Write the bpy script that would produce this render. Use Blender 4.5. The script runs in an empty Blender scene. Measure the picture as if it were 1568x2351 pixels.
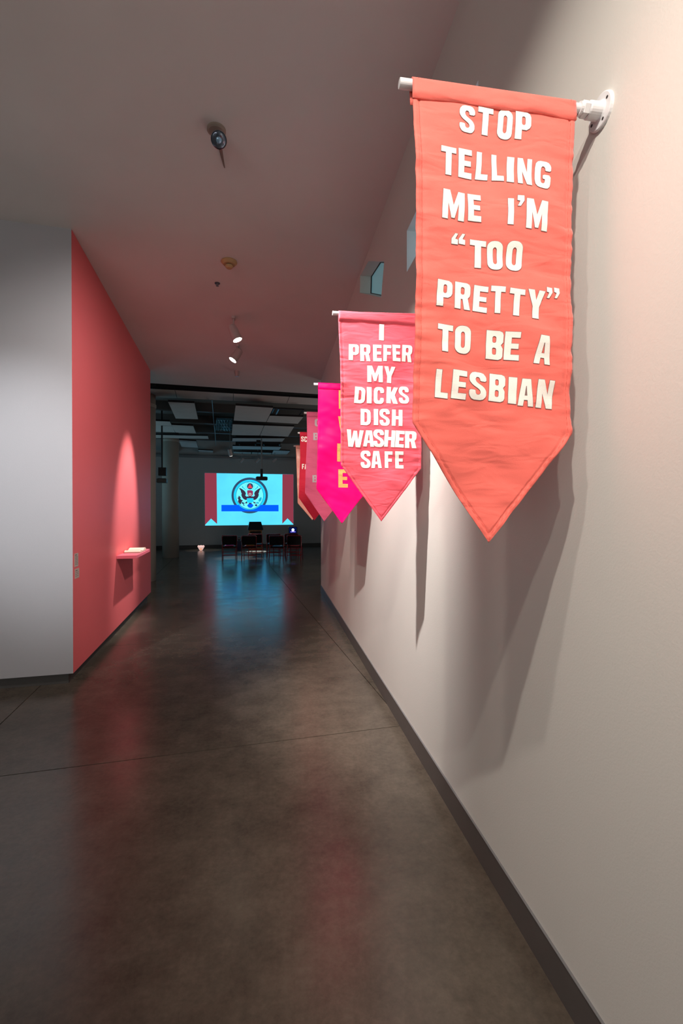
import bpy, bmesh, math, random
from mathutils import Vector, Matrix, noise
from mathutils.geometry import tessellate_polygon
sc = bpy.context.scene
C = sc.collection
random.seed(7)
PI = math.pi
# ------------------------------------------------------------------ camera, world, exposure
EYE = 1.6
YAW, PITCH, FOC, CX, CY = math.radians(8.5), math.radians(-0.4), 1050.0, 784.0, 1179.7
cam = bpy.data.cameras.new('camera')
cam.sensor_fit = 'HORIZONTAL'; cam.sensor_width = 24.0
cam.lens = FOC / 1568 * 24.0
cam.shift_y = (CY - 1175.5) / 1568
cam.clip_start = 0.05
co = bpy.data.objects.new('camera', cam); C.objects.link(co)
co.location = (0, 0, EYE); co.rotation_euler = (PI / 2 + PITCH, 0, -YAW)
sc.camera = co
w = bpy.data.worlds.new('world'); sc.world = w; w.use_nodes = True
w.node_tree.nodes['Background'].inputs[0].default_value = (0.75, 0.85, 1, 1)
w.node_tree.nodes['Background'].inputs[1].default_value = 0.15
sc.view_settings.view_transform = 'Standard'; sc.view_settings.look = 'None'
sc.view_settings.exposure = 0.5; sc.view_settings.gamma = 1.0
sc.view_settings.use_curve_mapping = False

def lamp(name, loc, target, power, angle, color=(1, .86, .74), blend=.7, size=.03):
    l = bpy.data.lights.new(name, 'SPOT'); l.energy = power; l.color = color
    l.spot_size = math.radians(angle); l.spot_blend = blend; l.shadow_soft_size = size
    o = bpy.data.objects.new(name, l); C.objects.link(o); o.location = loc
    o.rotation_euler = (Vector(target) - Vector(loc)).to_track_quat('-Z', 'Y').to_euler()
    return o
WARM = (1, .90, .80)
# the gallery's ceiling spots, with an added wash last; those from y<2 hang behind the picture's upper edge
lamp('spot_light', (-.30, -.30, 4.0), (.62, 1.25, 2.15), 178, 62, WARM)
lamp('spot_light', (-.22, -.95, 4.0), (.62, 1.25, 2.10), 95, 40, WARM)
lamp('spot_light', (-.60, .20, 4.0), (.935, .35, 1.5), 88, 66, (1, .88, .79), 1.0, .05)
lamp('spot_light', (-.35, .70, 4.0), (.70, 2.70, 2.0), 22, 34, WARM)
lamp('spot_light', (-.60, 2.10, 4.0), (.935, 3.42, 1.25), 640, 52, (1, .90, .86), 1.0)
lamp('spot_light', (-1.1, 1.5, 4.0), (.65, 4.15, 1.75), 150, 30, WARM)
lamp('spot_light', (-.45, 1.9, 4.0), (.65, 5.7, 1.8), 260, 24, WARM)
lamp('spot_light', (-1.1, 1.9, 4.0), (.45, 8.1, 1.95), 700, 15, WARM)
lamp('spot_light', (-3.2, .2, 4.0), (-2.2, 4.45, 1.85), 440, 30, (.97, .97, 1), 1.0, .08)
lamp('spot_light', (.75, 2.2, 4.0), (-2.0, 6.0, 1.6), 400, 62, (1, .90, .86), 1.0, .08)  # added wash to brighten the pink wall, no fixture there
def area(name, loc, aim, sx, sy, power, col):
    ar = bpy.data.lights.new(name, 'AREA'); ar.shape = 'RECTANGLE'; ar.size = sx; ar.size_y = sy; ar.energy = power; ar.color = col
    ao = bpy.data.objects.new(name, ar); C.objects.link(ao); ao.location = loc; ao.rotation_euler = Vector(aim).to_track_quat('-Z', 'Y').to_euler()
area('fill_behind_eye', (-3.2, -4.8, 1.6), (.15, 1, .22), 6, 2.6, 86, (1, .95, .92))  # added soft fill behind the eye, lifts the ambient light
area('hall_fill_left', (-6.8, 14.2, 2.2), (1, 0, .8), 4, 2.5, 34, (.42, .82, 1))  # added unseen fill, tints and lifts the dark hall
area('hall_fill_right', (4.8, 12.6, 1.6), (-1, .1, .9), 3, 2, 30, (1, .88, .80))  # added warm fill out of view, brightens the panel undersides

# ------------------------------------------------------------------ measuring helpers (a sight line from the eye meets a known plane)
F = Vector((math.sin(YAW) * math.cos(PITCH), math.cos(YAW) * math.cos(PITCH), math.sin(PITCH)))
R = Vector((math.cos(YAW), -math.sin(YAW), 0)); U = R.cross(F)
E0 = Vector((0, 0, EYE))
def sight(x, y): return F * FOC + R * (x - CX) - U * (y - CY)
def onz(x, y, z=0): d = sight(x, y); return E0 + d * ((z - EYE) / d.z)
def onx(x, y, X): d = sight(x, y); return E0 + d * (X / d.x)
def ony(x, y, Y): d = sight(x, y); return E0 + d * (Y / d.y)
def onplane(x, y, p, n): d = sight(x, y); return E0 + d * ((Vector(p) - E0).dot(n) / d.dot(n))
def atdist(x, y, D): d = sight(x, y); return E0 + d * (D / FOC)

# ------------------------------------------------------------------ materials
MATS = {}
def mat(name, col, rough=.6, metal=0, emit=None, es=1.0, var=0.0, vscale=3.0, bump=0.0, bscale=60.0, spec=.5, sheen=0, coat=0, trans=0):
    if name in MATS: return MATS[name]
    m = bpy.data.materials.new(name); m.use_nodes = True; nt = m.node_tree; b = nt.nodes['Principled BSDF']
    b.inputs['Base Color'].default_value = (*col, 1); b.inputs['Roughness'].default_value = rough
    b.inputs['Metallic'].default_value = metal; b.inputs['Specular IOR Level'].default_value = spec
    if sheen: b.inputs['Sheen Weight'].default_value = sheen; b.inputs['Sheen Roughness'].default_value = .4
    if coat: b.inputs['Coat Weight'].default_value = coat
    if emit: b.inputs['Emission Color'].default_value = (*emit, 1); b.inputs['Emission Strength'].default_value = es
    geo = nt.nodes.new('ShaderNodeNewGeometry')
    if var:
        n = nt.nodes.new('ShaderNodeTexNoise'); n.inputs['Scale'].default_value = vscale; n.inputs['Detail'].default_value = 5
        nt.links.new(geo.outputs['Position'], n.inputs['Vector'])
        r = nt.nodes.new('ShaderNodeMapRange'); r.inputs[1].default_value = .3; r.inputs[2].default_value = .7
        r.inputs[3].default_value = 1 - var; r.inputs[4].default_value = 1 + var
        nt.links.new(n.outputs['Fac'], r.inputs[0])
        x = nt.nodes.new('ShaderNodeVectorMath'); x.operation = 'SCALE'; x.inputs[0].default_value = col
        nt.links.new(r.outputs[0], x.inputs['Scale']); nt.links.new(x.outputs[0], b.inputs['Base Color'])
        if emit:
            x2 = nt.nodes.new('ShaderNodeVectorMath'); x2.operation = 'SCALE'; x2.inputs[0].default_value = emit
            nt.links.new(r.outputs[0], x2.inputs['Scale']); nt.links.new(x2.outputs[0], b.inputs['Emission Color'])
    if bump:
        n = nt.nodes.new('ShaderNodeTexNoise'); n.inputs['Scale'].default_value = bscale; n.inputs['Detail'].default_value = 3
        nt.links.new(geo.outputs['Position'], n.inputs['Vector'])
        bp = nt.nodes.new('ShaderNodeBump'); bp.inputs['Strength'].default_value = bump; bp.inputs['Distance'].default_value = .004
        nt.links.new(n.outputs['Fac'], bp.inputs['Height']); nt.links.new(bp.outputs['Normal'], b.inputs['Normal'])
    MATS[name] = m; return m
M_WALL = mat('wall_paint', (.68, .67, .625), .6, var=.02, vscale=1.5, bump=.12, bscale=160)
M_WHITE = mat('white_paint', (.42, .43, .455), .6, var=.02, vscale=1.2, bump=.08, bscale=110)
M_PINK = mat('pink_paint', (.78, .15, .165), .5, var=.02, vscale=1.0, bump=.2, bscale=120)
M_CEIL = mat('ceiling_paint', (.70, .70, .68), .8, var=.05, vscale=.9, bump=.35, bscale=9)
M_BASE = mat('baseboard_vinyl', (.095, .085, .08), .4, var=.05, vscale=8)
M_KICK = mat('dark_kick', (.06, .058, .055), .55)
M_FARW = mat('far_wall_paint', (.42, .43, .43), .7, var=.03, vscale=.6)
M_DARKC = mat('dark_ceiling', (.16, .16, .155), .8)
M_PANEL = mat('acoustic_panel', (.62, .59, .56), .85, var=.04, vscale=3)
M_STEEL = mat('grey_steel', (.28, .29, .30), .4, .6)
M_BLACK = mat('black_plastic_and_shade', (.012, .012, .014), .45)
M_COLUMN = mat('column_plaster', (.34, .31, .27), .75, var=.06, vscale=2, bump=.2, bscale=30)
M_PIPE = mat('white_painted_pipe', (.74, .74, .75), .32, var=.03, vscale=40)
M_LETTER = mat('white_felt', (.86, .82, .76), .85, bump=.25, bscale=500, var=.03, vscale=30)
M_STITCH = mat('grey_stitching', (.23, .14, .13), .9)
M_LAMPW = mat('lamp_white_enamel', (.52, .46, .45), .35)
M_GLOW = mat('lamp_glow', (1, .95, .85), .5, emit=(1, .93, .80), es=9)
M_HOLE = mat('dark_hole', (.03, .02, .02), .9)

def floor_material():
    m = bpy.data.materials.new('polished_concrete'); m.use_nodes = True; nt = m.node_tree; b = nt.nodes['Principled BSDF']; N = nt.nodes.new; L = nt.links.new
    geo = N('ShaderNodeNewGeometry')
    def nz(scale, detail, rough=.6, stretch=(1, 1, 1)):
        mp = N('ShaderNodeMapping'); mp.inputs['Scale'].default_value = stretch; L(geo.outputs['Position'], mp.inputs['Vector'])
        n = N('ShaderNodeTexNoise'); n.inputs['Scale'].default_value = scale; n.inputs['Detail'].default_value = detail
        n.inputs['Roughness'].default_value = rough; L(mp.outputs[0], n.inputs['Vector']); return n.outputs['Fac']
    big, mid, fine = nz(.9, 5), nz(5, 8, .7), nz(38, 6, .7)
    def mul(a, k): x = N('ShaderNodeMath'); x.operation = 'MULTIPLY'; L(a, x.inputs[0]); x.inputs[1].default_value = k; return x.outputs[0]
    def add(a, c): x = N('ShaderNodeMath'); x.operation = 'ADD'; L(a, x.inputs[0]); L(c, x.inputs[1]); return x.outputs[0]
    s = add(add(mul(big, .4), mul(mid, .38)), mul(fine, .22))
    r = N('ShaderNodeValToRGB'); L(s, r.inputs[0]); e = r.color_ramp.elements
    e[0].position = .34; e[0].color = (.052, .043, .033, 1); e[1].position = .66; e[1].color = (.165, .14, .108, 1)
    x = e.new(.5); x.color = (.105, .088, .068, 1)
    L(r.outputs[0], b.inputs['Base Color'])
    mr = N('ShaderNodeMapRange'); mr.inputs[1].default_value = .35; mr.inputs[2].default_value = .65; mr.inputs[3].default_value = .20; mr.inputs[4].default_value = .27
    L(mid, mr.inputs[0]); L(mr.outputs[0], b.inputs['Roughness'])
    bp = N('ShaderNodeBump'); bp.inputs['Strength'].default_value = .13; bp.inputs['Distance'].default_value = .004
    L(add(mul(mid, .8), mul(fine, .15)), bp.inputs['Height']); L(bp.outputs['Normal'], b.inputs['Normal'])
    b.inputs['Specular IOR Level'].default_value = .5
    return m
M_FLOOR = floor_material()
def cloth(name, col, rough=.75, sheen=.3, trans=.0):
    m = mat(name, col, rough, sheen=sheen, bump=.25, bscale=700, var=.02, vscale=6)
    nt = m.node_tree; N = nt.nodes.new; L = nt.links.new; b = nt.nodes['Principled BSDF']     # creases, finer than the mesh carries
    geo = N('ShaderNodeNewGeometry'); mp = N('ShaderNodeMapping'); mp.inputs['Scale'].default_value = (5, 5, 17); mp.inputs['Rotation'].default_value = (0, .3, 0)
    L(geo.outputs['Position'], mp.inputs['Vector']); n = N('ShaderNodeTexNoise'); n.inputs['Scale'].default_value = 1.5; n.inputs['Detail'].default_value = 1.5; n.inputs['Distortion'].default_value = .9
    L(mp.outputs[0], n.inputs['Vector']); bp = N('ShaderNodeBump'); bp.inputs['Strength'].default_value = .42; bp.inputs['Distance'].default_value = .012
    L(n.outputs['Fac'], bp.inputs['Height']); old = b.inputs['Normal'].links[0].from_node; L(bp.outputs['Normal'], old.inputs['Normal'])
    return m
def sequin(name, col, metal=.5):
    if name in MATS: return MATS[name]
    m = mat(name, col, .35, metal); nt = m.node_tree; b = nt.nodes['Principled BSDF']
    geo = nt.nodes.new('ShaderNodeNewGeometry'); v = nt.nodes.new('ShaderNodeTexVoronoi'); v.inputs['Scale'].default_value = 110
    nt.links.new(geo.outputs['Position'], v.inputs['Vector'])
    bp = nt.nodes.new('ShaderNodeBump'); bp.inputs['Strength'].default_value = .9; bp.inputs['Distance'].default_value = .004
    nt.links.new(v.outputs['Color'], bp.inputs['Height']); nt.links.new(bp.outputs['Normal'], b.inputs['Normal'])
    return m

# ------------------------------------------------------------------ mesh helpers
def mk(name, bm, mats, parent=None, smooth=False, loc=None, norm=True):
    if norm: bmesh.ops.recalc_face_normals(bm, faces=bm.faces)
    me = bpy.data.meshes.new(name); bm.to_mesh(me); bm.free()
    for m in (mats if isinstance(mats, (list, tuple)) else [mats]): me.materials.append(m)
    if smooth:
        for p in me.polygons: p.use_smooth = True
    o = bpy.data.objects.new(name, me); C.objects.link(o)
    if parent: o.parent = parent
    if loc: o.location = loc
    return o
def thing(name, label, cat, loc=(0, 0, 0), rz=0, group=None):
    o = bpy.data.objects.new(name, None); C.objects.link(o); o.location = loc; o.rotation_euler = (0, 0, rz)
    o.empty_display_size = .1
    return tag(o, label, cat, group)
def tag(o, label, cat, group=None):
    o['label'] = label; o['category'] = cat
    if group: o['group'] = group
    return o
def struct(o): o['kind'] = 'structure'; return o
def box(bm, x0, x1, y0, y1, z0, z1, bev=0, M=None, mi=0):
    r = bmesh.ops.create_cube(bm, size=1); vs = r['verts']
    for v in vs: v.co = Vector(((x0 + x1) / 2 + v.co.x * (x1 - x0), (y0 + y1) / 2 + v.co.y * (y1 - y0), (z0 + z1) / 2 + v.co.z * (z1 - z0)))
    if bev:
        es = list({e for v in vs for e in v.link_edges})
        rr = bmesh.ops.bevel(bm, geom=es, offset=bev, segments=2, profile=.5, affect='EDGES')
        vs = list({v for f in rr['faces'] for v in f.verts} | {v for v in vs if v.is_valid})
    if M:
        for v in vs: v.co = M @ v.co
    if mi:
        for f in {f for v in vs for f in v.link_faces}: f.material_index = mi
    return vs
def tube(bm, pts, r, n=12, cap=True, rs=None):
    pts = [Vector(p) for p in pts]; rings = []; prev = None
    for i, p in enumerate(pts):
        t = (pts[min(i + 1, len(pts) - 1)] - pts[max(i - 1, 0)]).normalized()
        if prev is None:
            a = Vector((0, 0, 1)) if abs(t.z) < .9 else Vector((1, 0, 0)); u = t.cross(a).normalized()
        else: u = (prev - t * prev.dot(t)).normalized()
        prev = u; v = t.cross(u); rr = rs[i] if rs else r
        rings.append([bm.verts.new(p + (u * math.cos(2 * PI * k / n) + v * math.sin(2 * PI * k / n)) * rr) for k in range(n)])
    for a, b in zip(rings, rings[1:]):
        for k in range(n): bm.faces.new((a[k], a[(k + 1) % n], b[(k + 1) % n], b[k]))
    if cap: bm.faces.new(rings[0][::-1]); bm.faces.new(rings[-1])
def prism(bm, pts, vec, mi=0):
    a = [bm.verts.new(Vector(p)) for p in pts]; b = [bm.verts.new(Vector(p) + Vector(vec)) for p in pts]
    fs = [bm.faces.new(a), bm.faces.new(b[::-1])]
    for i in range(len(a)): fs.append(bm.faces.new((a[i], a[(i + 1) % len(a)], b[(i + 1) % len(a)], b[i])))
    for f in fs: f.material_index = mi
def holed(bm, outer, holes, f3, mi=0):
    loops = [outer] + holes
    tri = tessellate_polygon([[Vector((x, y, 0)) for x, y in l] for l in loops])
    vs = [bm.verts.new(f3(x, y)) for l in loops for x, y in l]
    for t in tri:
        try: bm.faces.new([vs[i] for i in t]).material_index = mi
        except ValueError: pass
    return vs

# ================================================================== SETTING
XW, ZC = .935, 4.17
TH = math.radians(6.0)
EX = Vector((math.cos(TH), math.sin(TH), 0)); EY = Vector((-math.sin(TH), math.cos(TH), 0))
def rp(a, b, z=0): v = EX * a + EY * b; return Vector((v.x, v.y, z))     # the building's own grid, 6 degrees off the banner wall
# floor: poured slabs between saw-cut joints
fl = struct(bpy.data.objects.new('floor', None)); C.objects.link(fl)
xs = [-9.2, -4.5, -1.62, 1.31, 4.2, 7.4]; ys = [-5.5, -2.2, .48, 3.172, 5.907, 8.51, 11.2, 13.9, 16.6, 20.3]
bm = bmesh.new()
prism(bm, [rp(-9.3, -5.6, -.05), rp(7.5, -5.6, -.05), rp(7.5, 20.4, -.05), rp(-9.3, 20.4, -.05)], (0, 0, -.1))
mk('screed', bm, M_HOLE, fl)
g = .0035
for a0, a1 in zip(xs, xs[1:]):
    for b0, b1 in zip(ys, ys[1:]):
        bm = bmesh.new(); q = [rp(a0 + g, b0 + g), rp(a1 - g, b0 + g), rp(a1 - g, b1 - g), rp(a0 + g, b1 - g)]
        prism(bm, q, (0, 0, -.05)); mk('slab', bm, M_FLOOR, fl)
# right wall with two clerestory openings
W1 = [(2.0, 3.285), (3.137, 3.285), (3.137, 3.575), (2.0, 3.58)]
W2 = [(3.913, 3.462), (4.909, 3.972), (4.884, 4.143), (4.45, 4.067), (3.803, 3.718)]
Y1 = 9.0
bm = bmesh.new()
outer = [(-5, 0), (Y1, 0), (Y1, ZC), (-5, ZC)]
holed(bm, outer, [W1, W2], lambda y, z: Vector((XW, y, z)))
holed(bm, outer, [W1, W2], lambda y, z: Vector((XW + .34, y, z)))
v = [bm.verts.new(p) for p in [(XW, Y1, 0), (XW, Y1, ZC), (XW + .34, Y1, ZC), (XW + .34, Y1, 0)]]; bm.faces.new(v)
for hole in (W1, W2):
    for i in range(len(hole)):
        (ya, za), (yb, zb) = hole[i], hole[(i + 1) % len(hole)]
        bm.faces.new([bm.verts.new(p) for p in [(XW, ya, za), (XW, yb, zb), (XW + .34, yb, zb), (XW + .34, ya, za)]])
struct(mk('wall_right', bm, M_WALL, norm=False))
M_SKY = mat('dusk_glass', (.2, .3, .34), .2, emit=(.30, .46, .60), es=1.1)
M_SKY2 = mat('teal_glass', (.1, .2, .2), .2, emit=(.12, .24, .27), es=.40)
for n, hole, mm, deep in (('window_1', W1, M_SKY, .22), ('window_2', W2, M_SKY2, .13)):
    bm = bmesh.new(); prism(bm, [(XW + deep, y, z) for y, z in hole], (.01, 0, 0)); o = struct(mk(n, bm, mm))
    bm = bmesh.new()
    y0 = min(p[0] for p in hole); y1 = max(p[0] for p in hole)
    for i in range(len(hole)):
        (ya, za), (yb, zb) = hole[i], hole[(i + 1) % len(hole)]
        tube(bm, [(XW + deep - .005, ya, za), (XW + deep - .005, yb, zb)], .007, 4)
    mk('window_frame', bm, M_BLACK, o)
# baseboards
bm = bmesh.new(); box(bm, XW - .007, XW, -5, Y1, 0, .134, 0)
box(bm, XW - .007, XW + .34, Y1, Y1 + .007, 0, .134)
struct(mk('baseboard_right', bm, M_BASE))
bm = bmesh.new(); box(bm, XW - .0095, XW, -5, Y1, .1335, .1355); struct(mk('trim_1', bm, M_STEEL))
# corridor ceiling, ends on the building grid
bm = bmesh.new()
prism(bm, [(-9, -5.3, ZC), (XW + .34, -5.3, ZC), (XW + .34, Y1 + .0, ZC), rp(2.3, 9.93, ZC), rp(-8, 9.86, ZC), (-9.6, 9, ZC)], (0, 0, .12))
struct(mk('ceiling', bm, M_CEIL))
# the partition on the left: white towards the eye, pink along the corridor
pc, pe = Vector((-1.818, 4.509, 0)), Vector((-2.224, 8.827, 0))
DV = (pe - pc).normalized(); NV = Vector((DV.y, -DV.x, 0))
zb = .105
pw = pc - NV * 4.5; pf = pe - NV * .35; pk = pc - NV * 4.5 + DV * .35
bm = bmesh.new()
def q(*ps, mi=0):
    f = bm.faces.new([bm.verts.new(p) for p in ps]); f.material_index = mi
def up(p, z): return Vector((p.x, p.y, z))
q(up(pc, zb), up(pe, zb), up(pe, ZC), up(pc, ZC), mi=1)
q(up(pc, zb), up(pc, ZC), up(pw, ZC), up(pw, zb))
q(up(pe, zb), up(pf, zb), up(pf, ZC), up(pe, ZC))
pcb = pc - NV * .35 + DV * .35
q(up(pf, zb), up(pf, ZC), up(pcb, ZC), up(pcb, zb)); q(up(pcb, zb), up(pcb, ZC), up(pk, ZC), up(pk, zb)); q(up(pw, zb), up(pw, ZC), up(pk, ZC), up(pk, zb))
q(up(pc, zb), up(pe, zb), up(pf, zb), up(pcb, zb)); q(up(pc, zb), up(pcb, zb), up(pk, zb), up(pw, zb))
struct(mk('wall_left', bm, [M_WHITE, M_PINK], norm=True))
ki = .055
a = pc - NV * ki + DV * ki; b = pe - NV * ki - DV * ki; c2 = pf + NV * ki - DV * ki; d = pcb + NV * 0 + DV * 0; e = pw + DV * ki
bm = bmesh.new()
prism(bm, [a, b, c2, d + NV * ki - DV * ki], (0, 0, zb)); prism(bm, [a, d + NV * ki - DV * ki, pk - DV * ki, e], (0, 0, zb))
struct(mk('baseboard_left', bm, M_KICK))
# room shell behind the eye and around the far hall
def slabwall(name, p0, p1, z0, z1, m, t=.15):
    p0, p1 = Vector(p0), Vector(p1); n = Vector((p0.y - p1.y, p1.x - p0.x, 0)).normalized() * t
    bm = bmesh.new(); prism(bm, [up(p0, z0), up(p1, z0), up(p1 + n, z0), up(p0 + n, z0)], (0, 0, z1 - z0)); return struct(mk(name, bm, m))
slabwall('wall_back', (XW + .3, -5, 0), (-8.6, -5, 0), 0, ZC, M_WALL)
YF = 20.25; ZF = 4.62
slabwall('wall_side', (-8.6, -5, 0), rp(-6.5, YF + .1), 0, ZF, M_WHITE)
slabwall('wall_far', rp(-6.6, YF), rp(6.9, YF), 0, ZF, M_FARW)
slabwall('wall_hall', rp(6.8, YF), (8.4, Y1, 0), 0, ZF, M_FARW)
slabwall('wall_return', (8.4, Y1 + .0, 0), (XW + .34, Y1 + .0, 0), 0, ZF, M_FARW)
bm = bmesh.new(); prism(bm, [rp(-6.6, YF - .02), rp(6.9, YF - .02), rp(6.9, YF), rp(-6.6, YF)], (0, 0, .14)); struct(mk('baseboard_far', bm, M_KICK))
bm = bmesh.new(); prism(bm, [rp(-8.5, 9.9, ZF), rp(8.5, 9.0, ZF), rp(8.5, YF + .2, ZF), rp(-8.5, YF + .2, ZF)], (0, 0, .1)); struct(mk('ceiling_hall', bm, M_DARKC))
bm = bmesh.new(); prism(bm, [rp(-8, 9.96, ZC + .12), rp(8.5, 10.06, ZC + .12), rp(8.5, 9.9, ZC + .12), rp(-8, 9.8, ZC + .12)], (0, 0, ZF - ZC - .1)); struct(mk('trim_2', bm, M_DARKC))
# ceiling beams of the hall
for i, b0 in enumerate([11.6, 13.4, 15.2, 17.0, 18.8]):
    bm = bmesh.new(); prism(bm, [rp(-6.5, b0, 4.38), rp(6.8, b0, 4.38), rp(6.8, b0 + .16, 4.38), rp(-6.5, b0 + .16, 4.38)], (0, 0, .24))
    tag(mk('ceiling_beam', bm, mat('dark_steel', (.15, .15, .145), .6, .2)), ['grey beam across the dark hall ceiling, nearest of five', 'grey beam across the hall ceiling, second nearest', 'grey beam across the hall ceiling, middle of five', 'grey beam across the hall ceiling, second from the far wall', 'grey beam across the hall ceiling nearest the far wall'][i], 'beam', 'hall ceiling beams')
bm = bmesh.new(); prism(bm, [rp(-6.5, YF - .35, 3.80), rp(6.3, YF - .35, 3.80), rp(6.3, YF - .29, 3.80), rp(-6.5, YF - .29, 3.80)], (0, 0, .09))
tag(mk('lighting_track', bm, M_STEEL), 'long pale track running across the hall in front of the far wall', 'track')

# ------------------------------------------------------------------ hung acoustic panels
PN = [
 (4.24, [(300, 890), (401, 895.5), (406, 914), (300, 909)], 'long ceiling panel at the corridor mouth, leftmost of the front row'),
 (4.24, [(402, 895.5), (535.5, 903.5), (535, 920.5), (407, 914)], 'long ceiling panel at the corridor mouth, second from left in the front row'),
 (4.24, [(536.3, 903.5), (664, 911), (657.5, 926.5), (535.8, 920.5)], 'long ceiling panel at the corridor mouth, third from left in the front row'),
 (4.24, [(665, 911), (790, 918), (780, 933), (658.3, 926.6)], 'long ceiling panel at the corridor mouth, rightmost, behind the magenta banner'),
 (4.05, [(385.8, 922.8), (446.3, 925.8), (454.7, 962.6), (403.4, 961)], 'square pale ceiling panel hanging alone above the near column'),
 (4.05, [(330, 965.5), (390, 968), (402, 993), (340, 991)], 'pale ceiling panel behind the lone square one, left of its stepped pair'),
 (4.05, [(393, 975.5), (443.5, 978), (450, 995), (403, 993)], 'pale ceiling panel behind the lone square one, right of its stepped pair'),
 (4.05, [(330, 998), (477, 1001), (479, 1007.7), (330, 1005)], 'very long narrow ceiling panel left of the teal grille'),
 (4.05, [(410, 1010), (450.5, 1013), (454.7, 1028), (417, 1026)], 'small ceiling panel above the top of the round column'),
 (4.05, [(455, 1033), (489, 1035), (490, 1046.5), (460, 1046)], 'small far ceiling panel left of the thin conduit'),
 (4.05, [(541, 931), (627, 936.5), (611, 969), (536.5, 965.6)], 'largest square ceiling panel, in the middle right of the teal grille'),
 (4.05, [(619.5, 954.5), (696.4, 957.5), (683.8, 973), (612, 969)], 'ceiling panel beside the largest one, under the dark hatch'),
 (4.05, [(534, 974), (606, 977), (596, 1000), (532, 999)], 'ceiling panel behind the largest one, left of a pair'),
 (4.05, [(607, 977), (675.4, 979.6), (661, 1002.5), (597, 1000)], 'ceiling panel behind the largest one, right of a pair'),
 (4.05, [(534, 1006), (654, 1006.5), (648, 1014), (533, 1013)], 'long ceiling panel between two dark slots near the projector pole'),
 (4.05, [(534, 1024), (646, 1026), (641, 1033), (534, 1031)], 'long ceiling panel above the lit far spotlight'),
 (4.05, [(536, 1037), (577, 1038.5), (574, 1047.5), (536, 1046.5)], 'small far ceiling panel over the left part of the projection'),
 (4.05, [(579, 1038.5), (624, 1040), (619, 1049.5), (576, 1047.5)], 'small far ceiling panel over the middle of the projection'),
 (4.05, [(628, 1034), (666, 1035.5), (654, 1049), (621, 1048.5)], 'small far ceiling panel over the right part of the projection'),
 (4.05, [(372, 1031), (404, 1033), (411, 1043), (372, 1042)], 'small far ceiling panel behind the round column'),
]
for z, ps, lab in PN:
    bm = bmesh.new(); prism(bm, [onz(x, y, z) for x, y in ps], (0, 0, .05), 1)
    bm.faces.ensure_lookup_table(); bm.faces[0].material_index = 0
    o = tag(mk('ceiling_panel', bm, [M_PANEL, M_BLACK]), lab, 'ceiling panel', 'hung acoustic panels')  # sides and tops black: the shade above the panels put into colour
# teal mesh grille
t = thing('ceiling_grille', 'teal wire-mesh ceiling grille beside the thin conduit', 'grille', onz(515, 976, 4.08))
gq = [onz(x, y, 4.08) for x, y in [(497, 963), (534, 964), (532, 990), (495, 989)]]
M_TEAL = mat('teal_mesh', (.10, .22, .26), .35, .7)
bm = bmesh.new()
for k in range(13):
    f = k / 12; tube(bm, [gq[0].lerp(gq[1], f) - t.location, gq[3].lerp(gq[2], (f * 7 % 1))- t.location], .008, 4)
    tube(bm, [gq[0].lerp(gq[3], f) - t.location, gq[1].lerp(gq[2], (f * 5 % 1)) - t.location], .008, 4)
mk('mesh_wires', bm, M_TEAL, t)
bm = bmesh.new(); prism(bm, [p - t.location + Vector((0, 0, .03)) for p in gq], (0, 0, .02)); mk('backing', bm, mat('teal_backing', (.05, .13, .16), .6), t)
bm = bmesh.new(); tube(bm, [onz(486.5, 918, 4.2), onz(490, 960, 4.2), onz(494, 1000, 4.2), onz(495.5, 1024, 4.2)], .010, 8)
tag(mk('conduit', bm, M_STEEL), 'thin grey conduit running away along the hall ceiling', 'conduit')
# dark hatch frame beside the largest panel
hq = [onz(x, y, 4.1) for x, y in [(629, 937), (697, 940), (686, 955), (622, 952)]]
t = thing('ceiling_hatch', 'dark open ceiling frame right of the largest panel', 'hatch', hq[0])
bm = bmesh.new()
for i in range(4): tube(bm, [hq[i] - hq[0], hq[(i + 1) % 4] - hq[0]], .02, 6)
mk('frame', bm, M_BLACK, t)
bm = bmesh.new(); tube(bm, [onz(640, 938, 4.1) - hq[0], onz(633, 952, 4.1) - hq[0]], .025, 6); mk('cross_bar', bm, mat('blue_steel', (.2, .3, .36), .4, .5), t)
# slots with teal brackets
for i, (x0, x1, y0, ks) in enumerate([(541, 648, 1003, (541, 590, 641)), (541, 644, 1020, (549, 586, 605, 641))]):
    a, b = onz(x0, y0, 4.12), onz(x1, y0 + 1, 4.12)
    t = thing('ceiling_slot', ['dark ceiling slot in front of the projector pole', 'dark ceiling slot behind the projector pole'][i], 'light slot', a)
    bm = bmesh.new(); prism(bm, [Vector(), b - a, b - a + EY * .3, EY * .3], (0, 0, .1)); mk('housing', bm, M_BLACK, t)
    for k in ks:
        p = onz(k, y0 + .5, 4.10) - a; bm = bmesh.new(); tube(bm, [p, p + EY * .22 + EX * .05], .022, 6); mk('bracket', bm, M_TEAL, t)

# ------------------------------------------------------------------ columns
def column(c, r, lab, sleeve=False):
    t = thing('round_column', lab, 'column', (c.x, c.y, 0))
    bm = bmesh.new(); tube(bm, [(0, 0, 0), (0, 0, ZF)], r, 40); mk('shaft', bm, M_COLUMN, t, smooth=True)
    bm = bmesh.new(); tube(bm, [(0, 0, 3.95), (0, 0, 3.97), (0, 0, 4.02)], r, 40, rs=[r + .002, r + .015, r + .015]); mk('collar', bm, M_COLUMN, t)
ca, cb = onz(371.5, 1281), onz(409.5, 1280)
column((ca + cb) / 2 + EY * .2, .275, 'round plaster column standing free in the dark hall')
cc = onz(357, 1333) - R * .28; column(Vector((cc.x, cc.y, 0)), .275, 'round plaster column mostly hidden behind the pink wall end')

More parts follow.
